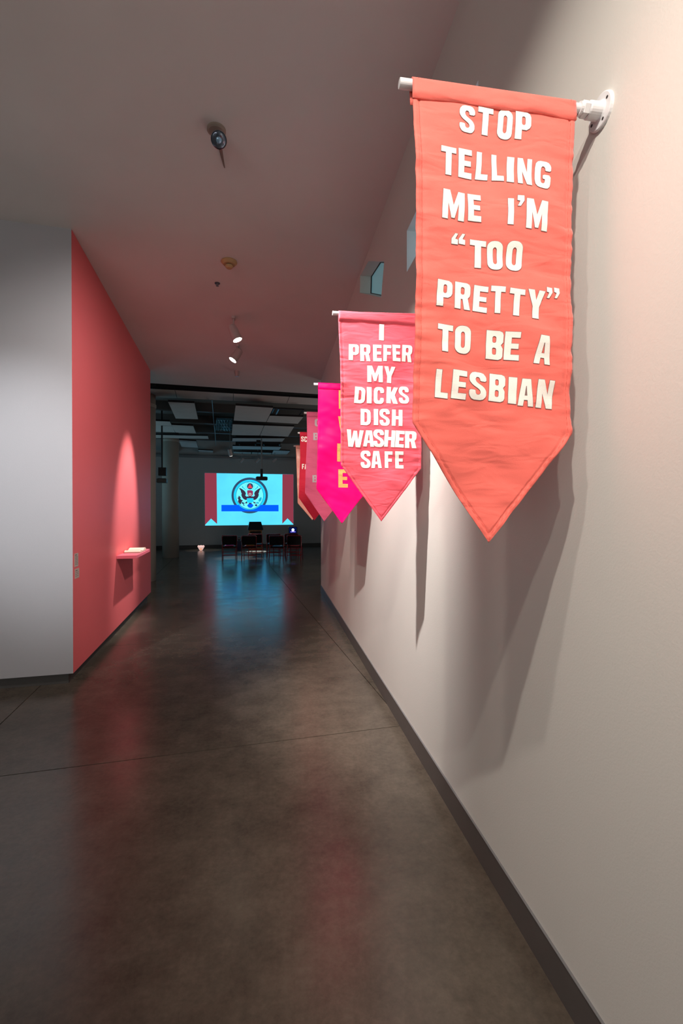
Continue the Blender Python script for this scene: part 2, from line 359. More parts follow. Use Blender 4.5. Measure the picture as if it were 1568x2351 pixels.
# ------------------------------------------------------------------ floor pieces on joints done; wall labels, shelf and book on the pink wall
def pk3(s, off, z): return pc + DV * s + NV * off + Vector((0, 0, z))
SA = math.atan2(DV.y, DV.x)
M_CARD = mat('label_card', (.46, .40, .36), .7)
for i, (s0, s1, z0, z1) in enumerate([(.045, .15, 1.076, 1.20), (.055, .175, .965, 1.055)]):
    t = thing('wall_label', ['taller grey label on the pink wall, above the other', 'small grey label on the pink wall, below the other'][i], 'label', pk3(s0, 0, z0), SA, 'labels at the edge of the pink wall')
    bm = bmesh.new(); box(bm, 0, s1 - s0, -.003, 0, 0, z1 - z0); mk('card', bm, M_CARD, t)
    bm = bmesh.new(); n = 7 if i == 0 else 4
    for k in range(n):
        zz = (z1 - z0) * (1 - (k + 1.3) / (n + 1.6)); wd = (s1 - s0) * (.75 if k else .5)
        box(bm, .012, .012 + wd, -.0036, -.0031, zz, zz + (.007 if k == 0 else .0035))
    mk('printed_text', bm, mat('grey_print', (.12, .09, .09), .8), t)
t = thing('wall_shelf', 'pink floating shelf on the pink wall', 'shelf', pk3(1.685, 0, .983), SA)
M_PSH = mat('pink_shelf_paint', (.80, .17, .24), .45)
bm = bmesh.new(); box(bm, 0, 1.02, -.238, 0, 0, .041, .003); mk('board', bm, M_PSH, t)
# open book / binder on the shelf, spine towards the wall
t = thing('open_book', 'open cream paged book lying on the pink shelf', 'book', pk3(2.27, .112, 1.0245), SA)
M_PAGE = mat('page_paper', (.80, .64, .52), .8); M_COVER = mat('book_cover', (.10, .05, .05), .5)
bm = bmesh.new(); box(bm, -.24, .25, -.11, .10, 0, .004); mk('cover', bm, M_COVER, t)
for sgn in (-1, 1):
    bm = bmesh.new(); n = 10; prof = [(sgn * (.005 + .225 * k / n), .006 + .026 * math.sin(PI * (.12 + .88 * (1 - k / n)) ** .8) + (.012 if sgn > 0 else 0)) for k in range(n + 1)]
    pts = [Vector((x, -.105, z)) for x, z in prof] + [Vector((prof[-1][0], -.105, .004)), Vector((prof[0][0], -.105, .004))]
    prism(bm, pts, (0, .2, 0)); mk('page_block', bm, M_PAGE, t)
bm = bmesh.new()
for k in range(9): box(bm, -.20, -.05, -.085 + k * .019, -.081 + k * .019, .0335, .0340)
mk('printed_lines', bm, mat('brown_print', (.35, .2, .16), .8), t)

# ================================================================== BANNERS
def ch(pts, it=1):
    for _ in range(it):
        o = []
        for i in range(len(pts)):
            a, b = pts[i], pts[(i + 1) % len(pts)]
            o.append((a[0] * .8 + b[0] * .2, a[1] * .8 + b[1] * .2)); o.append((a[0] * .2 + b[0] * .8, a[1] * .2 + b[1] * .8))
        pts = o
    return pts
def rrect(x0, x1, y0, y1, rx, ry, n=5):
    o = []
    for cx, cy, a0 in ((x1 - rx, y1 - ry, 0), (x0 + rx, y1 - ry, 90), (x0 + rx, y0 + ry, 180), (x1 - rx, y0 + ry, 270)):
        for k in range(n + 1):
            a = math.radians(a0 + 90 * k / n); o.append((cx + rx * math.cos(a), cy + ry * math.sin(a)))
    return o
Cc = [(1, .36), (.64, .36), (.64, .26), (.56, .19), (.44, .19), (.36, .27), (.36, .73), (.44, .81), (.56, .81), (.64, .74), (.64, .65), (1, .65), (1, .86), (.8, 1), (.2, 1), (0, .86), (0, .14), (.2, 0), (.8, 0), (1, .14)]
com = [(.05, 1), (.95, 1), (1, .55), (.5, 0), (.1, 0), (.45, .5), (.05, .55)]
G = {
 'I': [[(0, 0), (1, 0), (1, 1), (0, 1)]],
 'L': [[(0, 0), (1, 0), (1, .2), (.44, .2), (.44, 1), (0, 1)]],
 'T': [[(.31, 0), (.70, 0), (.70, .8), (1, .8), (1, 1), (0, 1), (0, .8), (.31, .8)]],
 'E': [[(0, 0), (1, 0), (1, .2), (.44, .2), (.44, .41), (.92, .41), (.92, .59), (.44, .59), (.44, .8), (1, .8), (1, 1), (0, 1)]],
 'F': [[(0, 0), (.44, 0), (.44, .38), (.92, .38), (.92, .57), (.44, .57), (.44, .8), (1, .8), (1, 1), (0, 1)]],
 'H': [[(0, 0), (.36, 0), (.36, .4), (.64, .4), (.64, 0), (1, 0), (1, 1), (.64, 1), (.64, .6), (.36, .6), (.36, 1), (0, 1)]],
 'O': [rrect(0, 1, 0, 1, .42, .22), rrect(.37, .63, .2, .8, .13, .1)],
 'P': [[(0, 0), (.42, 0), (.42, .34), (.72, .34), (.92, .42), (1, .52), (1, .84), (.92, .95), (.75, 1), (0, 1)], rrect(.40, .64, .51, .84, .1, .08, 3)],
 'R': [[(0, 0), (.38, 0), (.38, .38), (.5, .38), (.62, 0), (1, 0), (.84, .43), (.96, .52), (1, .62), (1, .86), (.92, .96), (.75, 1), (0, 1)], rrect(.37, .62, .55, .83, .1, .07, 3)],
 'B': [[(0, 0), (.75, 0), (.93, .05), (1, .14), (1, .40), (.88, .52), (1, .62), (1, .87), (.93, .96), (.75, 1), (0, 1)], rrect(.37, .62, .17, .42, .08, .06, 2), rrect(.37, .60, .59, .82, .08, .06, 2)],
 'A': [[(0, 0), (.34, 0), (.39, .22), (.62, .22), (.67, 0), (1, 0), (.78, 1), (.24, 1)], [(.42, .38), (.59, .38), (.53, .74), (.49, .74)]],
 'N': [[(0, 0), (.34, 0), (.34, .52), (.64, 0), (1, 0), (1, 1), (.68, 1), (.68, .5), (.36, 1), (0, 1)]],
 'M': [[(0, 0), (.26, 0), (.26, .56), (.42, .06), (.57, .06), (.73, .56), (.73, 0), (1, 0), (1, 1), (.70, 1), (.5, .5), (.31, 1), (0, 1)]],
 'W': [[(0, 1), (.15, 0), (.42, 0), (.5, .45), (.58, 0), (.85, 0), (1, 1), (.76, 1), (.70, .42), (.61, .95), (.40, .95), (.31, .42), (.25, 1)]],
 'Y': [[(.31, 0), (.69, 0), (.69, .42), (1, 1), (.64, 1), (.5, .66), (.36, 1), (0, 1), (.31, .42)]],
 'V': [[(.35, 0), (.65, 0), (1, 1), (.66, 1), (.5, .4), (.34, 1), (0, 1)]],
 'K': [[(0, 0), (.38, 0), (.38, .36), (.6, 0), (1, 0), (.72, .52), (1, 1), (.62, 1), (.38, .64), (.38, 1), (0, 1)]],
 'D': [[(0, 0), (.65, 0), (.9, .08), (1, .22), (1, .78), (.9, .92), (.65, 1), (0, 1)], [(.38, .2), (.56, .2), (.64, .28), (.64, .72), (.56, .8), (.38, .8)]],
 'S': [ch([(1, .68), (.64, .68), (.63, .76), (.56, .82), (.42, .82), (.36, .76), (.36, .70), (.44, .62), (.85, .48), (1, .34), (1, .15), (.8, 0), (.2, 0), (0, .16), (0, .34), (.36, .34), (.37, .24), (.44, .18), (.58, .18), (.66, .24), (.66, .31), (.58, .38), (.18, .52), (0, .66), (0, .85), (.2, 1), (.8, 1), (1, .85)])],
 'C': [ch(Cc)],
 'G': [ch([(1, .52), (.5, .52), (.5, .36), (.64, .36), (.64, .25), (.56, .19), (.44, .19), (.36, .27), (.36, .73), (.44, .81), (.56, .81), (.64, .74), (.64, .66), (1, .66), (1, .86), (.8, 1), (.2, 1), (0, .86), (0, .14), (.2, 0), (.8, 0), (1, .14)])],
 'Q': [[*rrect(0, 1, .12, 1, .42, .22)[:17], (.6, .12), (.75, 0), (1, .06), (.9, .2), *rrect(0, 1, .12, 1, .42, .22)[22:]], rrect(.37, .63, .3, .82, .13, .1)],
 "'": [com],
}
def shoelace(p): return sum(p[i][0] * p[(i + 1) % len(p)][1] - p[(i + 1) % len(p)][0] * p[i][1] for i in range(len(p)))
def offset(p, d):
    s = 1 if shoelace(p) > 0 else -1; n = len(p); o = []
    for i in range(n):
        a, b, c = Vector(p[i - 1]), Vector(p[i]), Vector(p[(i + 1) % n])
        e1 = (b - a); e2 = (c - b)
        if e1.length < 1e-6 or e2.length < 1e-6: o.append(p[i]); continue
        e1.normalize(); e2.normalize(); n1 = Vector((e1.y, -e1.x)); n2 = Vector((e2.y, -e2.x)); m = (n1 + n2)
        if m.length < .2: m = n1
        m.normalize(); k = min(2, 1 / max(.35, m.dot(n1))); q_ = b + m * d * s * k; o.append((q_.x, q_.y))
    return o

class Banner:
    def __init__(s, Y, name, label, mats, left, right, tip, seed, rough=1.0, rod_end=.335, hem=.045):
        s.Y = Y; s.seed = seed; s.rough = rough
        s.L = [(p.x, p.z) for p in (ony(x, y, Y) for x, y in left)]
        s.Rr = [(p.x, p.z) for p in (ony(x, y, Y) for x, y in right)] if right else [(x + .47, z) for x, z in s.L]
        tp = ony(*tip, Y); s.tip = (tp.x, tp.z)
        s.root = thing('banner', label, 'banner', (XW, Y, 2.744))
        s.mats = mats; s.hem = hem; s.build(rod_end)
    def W(s, x, z):
        # soft cross folds plus sharper puckers running in from the hems
        u = (x - .37) / .47; v = z * 1.0; sd = s.seed * 7.3
        n = noise.noise(Vector((u * 2.0 + sd, v * 5.0, sd))) * .013 + noise.noise(Vector((u * 2.6, v * 15 + u * 3, sd + 5))) * .0065
        e = min(abs(u), abs(1 - u)); ed = math.exp(-e * 9)
        n += ed * noise.noise(Vector((u * 3, v * 46, sd + 11))) * .0070
        n += noise.noise(Vector((u * 7, v * 26, sd + 21))) * .0022
        top = min(1, max(0, (2.745 - z) / .25)); 
        n += math.sin(u * 9 + sd) * .003 * top
        return n * s.rough * top
    def P(s, x, z, d=0): return Vector((x - XW, -.013 - s.W(x, z) - d, z - 2.744))
    def edge(s, poly, k):
        # k in 0..1 along arclength of the poly + tip
        ps = list(poly) + [s.tip]; ls = [math.hypot(b[0] - a[0], b[1] - a[1]) for a, b in zip(ps, ps[1:])]
        t = k * sum(ls)
        for i, l in enumerate(ls):
            if t <= l or i == len(ls) - 1:
                f = min(1, t / max(l, 1e-9)); return (ps[i][0] + (ps[i + 1][0] - ps[i][0]) * f, ps[i][1] + (ps[i + 1][1] - ps[i][1]) * f)
            t -= l
    def build(s, rod_end):
        r = s.root; Lr = XW - rod_end
        # cloth body: upper rectangle and triangle share one grid
        nu, nv = (84, 230) if s.Y < 3 else (28, 70)
        bm = bmesh.new(); rows = []
        shl, shr = s.L[s.shi], s.Rr[s.shi]
        for j in range(nv + 1):
            k = j / nv
            # parametrise both edges by height so rows stay level
            kk = k ** .98
            row = []
            a = s.yedge(s.L, kk); b = s.yedge(s.Rr, kk)
            for i in range(nu + 1):
                u = i / nu; x = a[0] + (b[0] - a[0]) * u; z = a[1] + (b[1] - a[1]) * u
                dist = min(u, 1 - u) * (b[0] - a[0])
                hem = -.0012 * max(0, 1 - abs(dist - .008) / .008) + (.0022 if abs(dist - .0175) < .0045 else 0) * 1
                row.append(bm.verts.new(s.P(x, z, -hem)))
            rows.append(row)
        for ra, rb in zip(rows, rows[1:]):
            for i in range(nu): bm.faces.new((ra[i], ra[i + 1], rb[i + 1], rb[i]))
        bmesh.ops.remove_doubles(bm, verts=bm.verts, dist=1e-5)
        o = mk('fabric', bm, s.mats[0], r, smooth=True)
        so = o.modifiers.new('solid', 'SOLIDIFY'); so.thickness = .0022; so.offset = 1 if False else -1
        s.fabric = o
        # rod pocket folded over the pipe
        x0, x1 = s.L[0][0], s.Rr[0][0]; bm = bmesh.new(); rr = .0165; prof = []
        for a in range(200, -61, -20): prof.append((math.cos(math.radians(a)) * rr, math.sin(math.radians(a)) * rr))
        prof = [(.012, -s.hem * .9)] + [(-y_, z_) for y_, z_ in [(math.cos(math.radians(a)) * rr, math.sin(math.radians(a)) * rr) for a in range(180, -1, -15)]][::-1][::-1]
        # profile from the back, over the top, down the front
        prof = [(.010, -s.hem)] + [(rr * math.cos(math.radians(a)), rr * math.sin(math.radians(a))) for a in range(0, 181, 15)] + [(-.0185, -s.hem * .55), (-.0165, -s.hem), (-.0125, -s.hem - .001)]
        n = 44; rws = []
        for i in range(n + 1):
            x = x0 + (x1 - x0) * i / n + 0
            row = []
            for j, (y, z) in enumerate(prof):
                w_ = 0 if j < 13 else noise.noise(Vector((x * 22, j * .5, s.seed))) * .0028 * s.rough
                row.append(bm.verts.new((x - XW, y - w_, z + (noise.noise(Vector((x * 9, s.seed, 2))) * .004 if j > 13 else 0))))
            rws.append(row)
        for a, b in zip(rws, rws[1:]):
            for j in range(len(prof) - 1): bm.faces.new((a[j], b[j], b[j + 1], a[j + 1]))
        o = mk('rod_pocket', bm, s.mats[0], r, smooth=True); so = o.modifiers.new('solid', 'SOLIDIFY'); so.thickness = .0018
        # stitched seam lines
        bm = bmesh.new()
        for side in (0, 1):
            m_ = 150
            for k in range(m_):
                if k % 2: continue
                pts = []
                for kk in (k / m_, (k + 1) / m_):
                    a = s.yedge(s.L, kk); b = s.yedge(s.Rr, kk); wd = max(.001, b[0] - a[0]); f = min(.45, .0155 / wd)
                    f = f if side == 0 else 1 - f
                    x = a[0] + (b[0] - a[0]) * f; z = a[1] + (b[1] - a[1]) * f; pts.append(s.P(x, z, .0026))
                if (pts[0] - pts[1]).length > 1e-4: tube(bm, pts, .0004, 4)
        mk('hem_stitching', bm, s.mats[1], r)
        # pipe, couplings and wall flange
        bm = bmesh.new(); n_ = 24
        tube(bm, [(-Lr, 0, 0), (-Lr + .001, 0, 0), (-.028, 0, 0)], .0125, n_, rs=[.0118, .0125, .0125]); mk('rod', bm, M_PIPE, r, smooth=False)
        bm = bmesh.new(); tube(bm, [(-.066, 0, 0), (-.064, 0, 0), (-.050, 0, 0), (-.048, 0, 0)], .0205, 6, rs=[.0195, .021, .021, .0195]); tube(bm, [(-.074, 0, 0), (-.066, 0, 0)], .0175, 20); mk('hex_nut', bm, M_PIPE, r)
        bm = bmesh.new(); tube(bm, [(-.048, 0, 0), (-.044, 0, 0), (-.03, 0, 0), (-.012, 0, 0), (-.008, 0, 0)], .02, 24, rs=[.0205, .0225, .0225, .0235, .030]); mk('collar', bm, M_PIPE, r)
        bm = bmesh.new(); tube(bm, [(-.009, 0, 0), (-.007, 0, 0), (0, 0, 0)], .047, 36, rs=[.044, .047, .048])
        f = mk('wall_flange', bm, M_PIPE, r)
        for k in range(4):
            bm = bmesh.new(); a = PI / 4 + k * PI / 2 + .35; c = Vector((-.0092, math.cos(a) * .0345, math.sin(a) * .0345)); tube(bm, [c - Vector((.0004, 0, 0)), c + Vector((.001, 0, 0))], .0042, 10)
            mk('screw_hole', bm, M_HOLE, f)
    shi = -1
    def yedge(s, poly, k):
        ztop = poly[0][1]; zsh = poly[-1][1]; fr = .76
        if k <= fr:
            z = ztop + (zsh - ztop) * k / fr
            for a, b in zip(poly, poly[1:]):
                if a[1] >= z >= b[1] or b is poly[-1]:
                    f = min(1, max(0, (a[1] - z) / max(1e-9, a[1] - b[1]))); return (a[0] + (b[0] - a[0]) * f, z)
            return poly[-1]
        f = (k - fr) / (1 - fr); return (poly[-1][0] + (s.tip[0] - poly[-1][0]) * f, zsh + (s.tip[1] - zsh) * f)
    def letter(s, chh, x0, x1, y0, y1, rot=0, mat_=None, flip=False, cell=.0075, outline=True, shear=0):
        xc, yc = (x0 + x1) / 2, (y0 + y1) / 2
        a = ony(x0, yc, s.Y).x; b = ony(x1, yc, s.Y).x; zt = ony(xc, y0, s.Y).z; zb_ = ony(xc, y1, s.Y).z
        cxm, czm = (a + b) / 2, (zt + zb_) / 2; wd, ht = b - a, zt - zb_; cr, sr = math.cos(math.radians(rot)), math.sin(math.radians(rot))
        bm = bmesh.new()
        loops = [[((px - .5) * wd, (py - .5) * ht) for px, py in lp] for lp in G[chh]]
        if flip: loops = [[(-x, -y) for x, y in lp] for lp in loops]
        loops = [[(x + y * shear, y) for x, y in lp] for lp in loops]
        def place(lps, d, mi):
            n0 = len(bm.verts)
            holed(bm, lps[0], lps[1:], lambda x, y: Vector((cxm + x * cr + y * sr, d, czm - x * sr + y * cr)), mi)
        place(loops, .0016, 0)
        if outline: place([offset(loops[0], .0011)] + [offset(h, -.0011) if True else h for h in loops[1:]], .0011, 1)
        # cut into cells so the appliqué follows the folds of the cloth
        if cell:
            xs_ = [v.co.x for v in bm.verts]; zs_ = [v.co.z for v in bm.verts]
            x = min(xs_) + cell
            while x < max(xs_): bmesh.ops.bisect_plane(bm, geom=bm.verts[:] + bm.edges[:] + bm.faces[:], plane_co=(x, 0, 0), plane_no=(1, 0, 0)); x += cell
            z = min(zs_) + cell
            while z < max(zs_): bmesh.ops.bisect_plane(bm, geom=bm.verts[:] + bm.edges[:] + bm.faces[:], plane_co=(0, 0, z), plane_no=(0, 0, 1)); z += cell
        for v in bm.verts: v.co = s.P(v.co.x, v.co.z, v.co.y)
        for f in bm.faces:
            f.normal_update()
            if f.normal.y > 0: f.normal_flip()
        return mk('letter', bm, [mat_ or M_LETTER, M_STITCH], s.root, norm=False)

CORAL = (cloth('coral_cotton', (.88, .155, .12)), mat('coral_thread', (.55, .06, .04), .8))
b1 = Banner(1.196, 'banner', 'large coral banner nearest the eye with seven lines of white letters', CORAL,
            [(944, 187), (944, 228), (949, 380), (951, 540), (950, 700), (945, 870), (942, 973)],
            [(1315, 240), (1313, 281), (1310, 420), (1308, 600), (1306, 760), (1304, 900), (1307, 998)], (1117, 1245), 1)
rows = [
 [('S', 1050, 1085, 254, 314), ('T', 1092, 1126, 258, 318), ('O', 1137, 1170, 263, 327), ('P', 1177, 1212, 268, 329)],
 [('T', 1007, 1042, 348, 411), ('E', 1048, 1079, 351, 415), ('L', 1089, 1116, 357, 419), ('L', 1124, 1150, 363, 424), ('I', 1158, 1174, 367, 429), ('N', 1182, 1214, 372, 434), ('G', 1221, 1257, 380, 441)],
 [('M', 1010, 1060, 449, 514), ('E', 1068, 1098, 455, 517), ('I', 1157, 1170, 466, 527), ("'", 1178, 1194, 461, 485), ('M', 1198, 1247, 471, 538)],
 [('T', 1074, 1111, 558, 620), ('O', 1114, 1149, 561, 625), ('O', 1157, 1192, 563, 628)],
 [('P', 998, 1033, 650, 710), ('R', 1039, 1075, 654, 716), ('E', 1082, 1114, 661, 722), ('T', 1121, 1152, 663, 725), ('T', 1161, 1195, 670, 732), ('Y', 1202, 1240, 674, 739)],
 [('T', 999, 1034, 750, 813), ('O', 1039, 1075, 753, 817), ('B', 1111, 1149, 764, 829), ('E', 1152, 1185, 768, 831), ('A', 1218, 1255, 778, 841)],
 [('L', 994, 1023, 854, 918), ('E', 1031, 1064, 855, 920), ('S', 1070, 1110, 858, 922), ('B', 1117, 1153, 862, 926), ('I', 1161, 1180, 869, 930), ('A', 1183, 1219, 873, 935), ('N', 1226, 1263, 876, 940)],
]
rots = [3, 2.5, 2, 2, 4, 3.5, 3.5]
for row, rt in zip(rows, rots):
    for i, a in enumerate(row): b1.letter(*a, rot=rt + random.uniform(-1.5, 1.5), shear=random.uniform(-.03, .03))
for x in (1031, 1048): b1.letter("'", x, x + 16, 544, 568, flip=True, rot=3)
for x in (1245, 1263): b1.letter("'", x, x + 14, 667, 692, rot=3)

ROSE = (cloth('rose_cotton', (.78, .085, .125)), mat('rose_thread', (.5, .05, .09), .8))
b2 = Banner(2.637, 'banner', 'rose pink banner with seven short lines of white letters, second from the eye', ROSE,
            [(777, 717), (776, 738), (780, 830), (781, 900), (781, 980), (782, 1068)],
            [(963, 722), (963, 744), (964, 830), (965, 960), (965.5, 1020), (965.5, 1076)], (874, 1197), 2, .8, rod_end=.341)
rows2 = [
 [('I', 869, 880, 747, 784)],
 [('P', 800, 823, 792, 829), ('R', 826, 849, 793, 831), ('E', 855, 874, 794.5, 832), ('F', 878, 896, 795, 832), ('E', 899, 917, 794.5, 832), ('R', 921, 944, 795, 832.5)],
 [('M', 842, 877, 842, 879), ('Y', 879.5, 905, 844, 881)],
 [('D', 813, 837, 890, 927), ('I', 841, 852, 890, 927), ('C', 857, 880, 890, 928.5), ('K', 886, 912, 890.5, 928), ('S', 914, 937, 889, 928)],
 [('D', 827, 850, 940, 977), ('I', 857, 867, 940, 977), ('S', 870, 893, 940, 978.5), ('H', 898, 922, 942, 979)],
 [('W', 794, 833, 988, 1027), ('A', 833, 858, 989, 1026), ('S', 856, 880, 987, 1027), ('H', 881, 905, 989, 1027), ('E', 906, 926, 990, 1028), ('R', 928, 954, 991, 1029.5)],
 [('S', 827, 850, 1035, 1075), ('A', 851, 875, 1036, 1075), ('F', 882, 900, 1037, 1075), ('E', 906, 925, 1037, 1076)],
]
for row in rows2:
    for a in row: b2.letter(*a, rot=1 + random.uniform(-1.5, 1.5), shear=random.uniform(-.03, .03), cell=.02)

MAG = (mat('magenta_satin', (.88, .0, .15), .42, bump=.12, bscale=300, spec=.12), mat('magenta_thread', (.45, 0, .12), .7))
b3 = Banner(4.138, 'banner', 'hot magenta satin banner with stacked gold sequin letters', MAG,
            [(730, 881), (729.5, 960), (728.5, 1040), (726, 1122)],
            [(838, 883), (837, 960), (836, 1040), (833, 1139)], (784, 1202), 3, 1.5, rod_end=.364)
GOLD = sequin('gold_sequins', (.80, .50, .16), .55)
for a in [('I', 777, 784, 897, 940), ('V', 775.5, 797, 957, 1000), ('I', 773.5, 781, 1019, 1060), ('E', 776, 798, 1078, 1119.5)]:
    b3.letter(*a, mat_=GOLD, cell=.03, outline=False)

PINKC = (cloth('bubblegum_cotton', (.80, .115, .24)), mat('bubblegum_thread', (.5, .05, .14), .8))
b4 = Banner(5.37, 'banner', 'bubblegum pink banner mostly behind the magenta one', PINKC,
            [(704, 948), (705, 1000), (702, 1070), (700, 1132)], [(791, 949), (790, 1010), (789, 1090), (788, 1142)], (744, 1197), 4, rod_end=.359)
M_GREYL = mat('grey_felt', (.60, .50, .54), .9)
for a in [('Q', 722.5, 735, 962, 982), ('B', 719, 731, 994, 1011), ('B', 717, 729, 1091, 1107.5)]: b4.letter(*a, mat_=M_GREYL, cell=.04, outline=False)
CRIM = (cloth('crimson_cotton', (.55, .0, .03)), mat('crimson_thread', (.3, 0, .02), .8))
b5 = Banner(6.766, 'banner', 'dark crimson banner with small white letters near the corridor end', CRIM,
            [(688.5, 994), (689, 1050), (687, 1100), (686, 1143)], [(760, 995), (760, 1050), (759, 1100), (758, 1148)], (721.5, 1195), 5, rod_end=.361)
for a in [('S', 691, 697.5, 1002, 1014), ('C', 698.5, 705, 1002.5, 1015), ('F', 693, 698, 1065.5, 1077), ('A', 699, 705.5, 1066, 1077.5)]: b5.letter(*a, cell=.04, outline=False)
PEACH = (sequin('peach_sequins', (.92, .42, .33), .0), mat('peach_thread', (.6, .25, .2), .8))
b6 = Banner(8.142, 'banner', 'pale peach sequined banner, farthest of the six', PEACH,
            [(679, 1025), (680.5, 1060), (682, 1110), (683.5, 1155)], [(739, 1026), (740, 1060), (741, 1110), (742, 1155)], (717, 1194), 6, rod_end=.36)
for b_ in (b1, b2, b3, b4, b5, b6): b_.root['group'] = 'banners along the right wall'

# ================================================================== CEILING FITTINGS
def can(p, tgt, drop, lab, lit=True, power=0, angle=40, col=WARM):
    """p = point on the ceiling; hinged can light below it"""
    t = thing('track_spotlight', lab, 'spotlight', p, 0, 'can lights on the corridor ceiling')
    bm = bmesh.new(); box(bm, -.022, .022, -.045, .045, -.03, 0, .003); mk('mount', bm, M_LAMPW, t)
    bm = bmesh.new(); tube(bm, [(0, 0, -.03), (0, 0, -drop + .03)], .013, 10); box(bm, -.018, .018, -.012, .012, -drop - .0, -drop + .05, .002); mk('stem', bm, M_LAMPW, t)
    c = Vector((0, 0, -drop - .03)); d = (Vector(tgt) - Vector(p) - c).normalized(); a0, a1 = c - d * .06, c + d * .135
    bm = bmesh.new(); tube(bm, [a0 - d * .012, a0, a0 + d * .05, a1, a1, a1 - d * .02], .05, 28, rs=[.044, .056, .062, .066, .060, .056], cap=True)
    mk('can', bm, M_LAMPW, t, smooth=False)
    bm = bmesh.new(); tube(bm, [a1 - d * .002, a1 + d * .001], .059, 24); mk('lens', bm, M_GLOW if lit else mat('lens_glass', (.25, .28, .33), .1, .8), t)
    if power: lamp('spot_light', Vector(p) + a1 + d * .02, tgt, power, angle, col, .8, .04)
    return t
pa = onz(536, 728, ZC); pb = onz(545, 792, ZC)
can(pa, (.93, 6.0, .6), .15, 'lit white can light on the ceiling aimed right at the banners', True, 45, 34)
can(pb, (-2.05, 6.85, 1.6), .10, 'lit white can light behind the first, aimed left at the pink wall', True, 430, 38, (1, .90, .84))
pcn = onz(544, 852, ZC)
t = thing('ceiling_mount', 'small round lamp base on the ceiling behind the two lit cans', 'lamp base', pcn)
bm = bmesh.new(); tube(bm, [(0, 0, 0), (0, 0, -.03), (0, 0, -.10)], .04, 16, rs=[.05, .05, .035]); mk('base', bm, M_LAMPW, t)
# bare reflector flood light nearest the eye
p0 = onz(497, 297, ZC)
t = thing('flood_light', 'unlit silver reflector flood lamp on a round ceiling base', 'flood light', p0)
bm = bmesh.new(); tube(bm, [(0, 0, 0), (0, 0, -.012), (0, 0, -.018)], .06, 28, rs=[.062, .062, .05]); mk('ceiling_plate', bm, mat('lamp_beige', (.32, .27, .22), .5), t)
tgt = (Vector((0.1, 0.6, 1.4)) - p0).normalized(); c = Vector((.012, .0, -.055))
bm = bmesh.new(); tube(bm, [(0, .02, -.012), (.004, .03, -.04), c + tgt * -.02], .010, 8); mk('swivel_arm', bm, M_LAMPW, t)
bm = bmesh.new(); tube(bm, [c - tgt * .02, c, c + tgt * .035, c + tgt * .065, c + tgt * .07], .04, 30, rs=[.016, .024, .042, .052, .052]); mk('reflector', bm, mat('silver_reflector', (.42, .44, .48), .18, 1.0), t, smooth=True)
bm = bmesh.new(); tube(bm, [c + tgt * .07, c + tgt * .074, c + tgt * .078], .05, 30, rs=[.050, .042, .02]); mk('lens', bm, mat('blue_lens_glass', (.16, .20, .26), .08, .7), t, smooth=True)
bm = bmesh.new(); tube(bm, [c + tgt * .074, c + tgt * .0815], .018, 20, rs=[.021, .016]); mk('bulb', bm, mat('blue_bulb', (.30, .50, .68), .15, .3), t, smooth=True)
bm = bmesh.new(); tube(bm, [(.0, .055, -.01), (.012, .12, -.03), (.014, .22, -.02), (.018, .34, -.004)], .006, 6, rs=[.015, .013, .009, .004]); mk('cable', bm, mat('brown_stalk', (.22, .16, .13), .6), t)  # tapered brown stalk running back along the ceiling
# smoke detector and sprinkler
t = thing('smoke_detector', 'cream round smoke detector on the ceiling', 'smoke detector', onz(526, 600, ZC))
M_CREAM = mat('aged_cream_plastic', (.55, .36, .17), .5)
bm = bmesh.new(); tube(bm, [(0, 0, 0), (0, 0, -.012), (0, 0, -.035), (0, 0, -.036)], .08, 32, rs=[.078, .082, .060, .04]); mk('base', bm, M_CREAM, t)
bm = bmesh.new(); tube(bm, [(0, 0, -.035), (0, 0, -.045)], .030, 24); mk('vent_ring', bm, M_HOLE, t)
bm = bmesh.new(); tube(bm, [(0, 0, -.045), (0, 0, -.06), (0, 0, -.072)], .038, 28, rs=[.040, .038, .026]); mk('cap', bm, M_CREAM, t)
t = thing('sprinkler_head', 'tiny dark sprinkler head on the ceiling below the smoke detector', 'sprinkler', onz(499, 650, ZC))
bm = bmesh.new(); tube(bm, [(0, 0, 0), (0, 0, -.006)], .03, 20); mk('escutcheon', bm, mat('dull_metal', (.2, .17, .18), .35, .8), t)
bm = bmesh.new(); tube(bm, [(0, 0, -.006), (0, 0, -.03)], .008, 8); tube(bm, [(0, 0, -.03), (0, 0, -.034)], .016, 12); mk('deflector', bm, M_STEEL, t)
# spots of the far hall
def farcan(x, y, D, lab, lit, tgt, size=1.0, power=0, angle=30, col=WARM):
    p = atdist(x, y, D); t = thing('hall_spotlight', lab, 'spotlight', p, 0, 'can lights in the far hall')
    d = (Vector(tgt) - p).normalized()
    bm = bmesh.new(); tube(bm, [(0, 0, ZF - p.z), (0, 0, .05)], .012, 8); mk('stem', bm, M_STEEL, t)
    bm = bmesh.new(); tube(bm, [-d * .1 * size, -d * .08 * size, d * .14 * size], .065 * size, 16, rs=[.05 * size, .065 * size, .07 * size]); mk('can', bm, M_LAMPW, t)
    bm = bmesh.new(); tube(bm, [d * .135 * size, d * .145 * size], .062 * size, 16); mk('lens', bm, M_GLOW if lit else M_BLACK, t)
    if power: lamp('spot_light', p + d * .2 * size, tgt, power, angle, col, .5, .05)
lec = onz(585, 1263)
farcan(528, 1037, 15.5, 'lit can light in the dark hall above the projection', True, (lec.x, lec.y - .9, 0), 1.0, 260, 20)
far_n = -EY
for x, lab in ((556, 'unlit can light on the far track, left of three'), (592, 'unlit can light on the far track, middle of three'), (631, 'unlit can light on the far track, right of three')):
    farcan(x, 1056, 19.3, lab, False, (rp(-1.5, YF, 1).x, rp(-1.5, YF, 1).y, 1), .9)

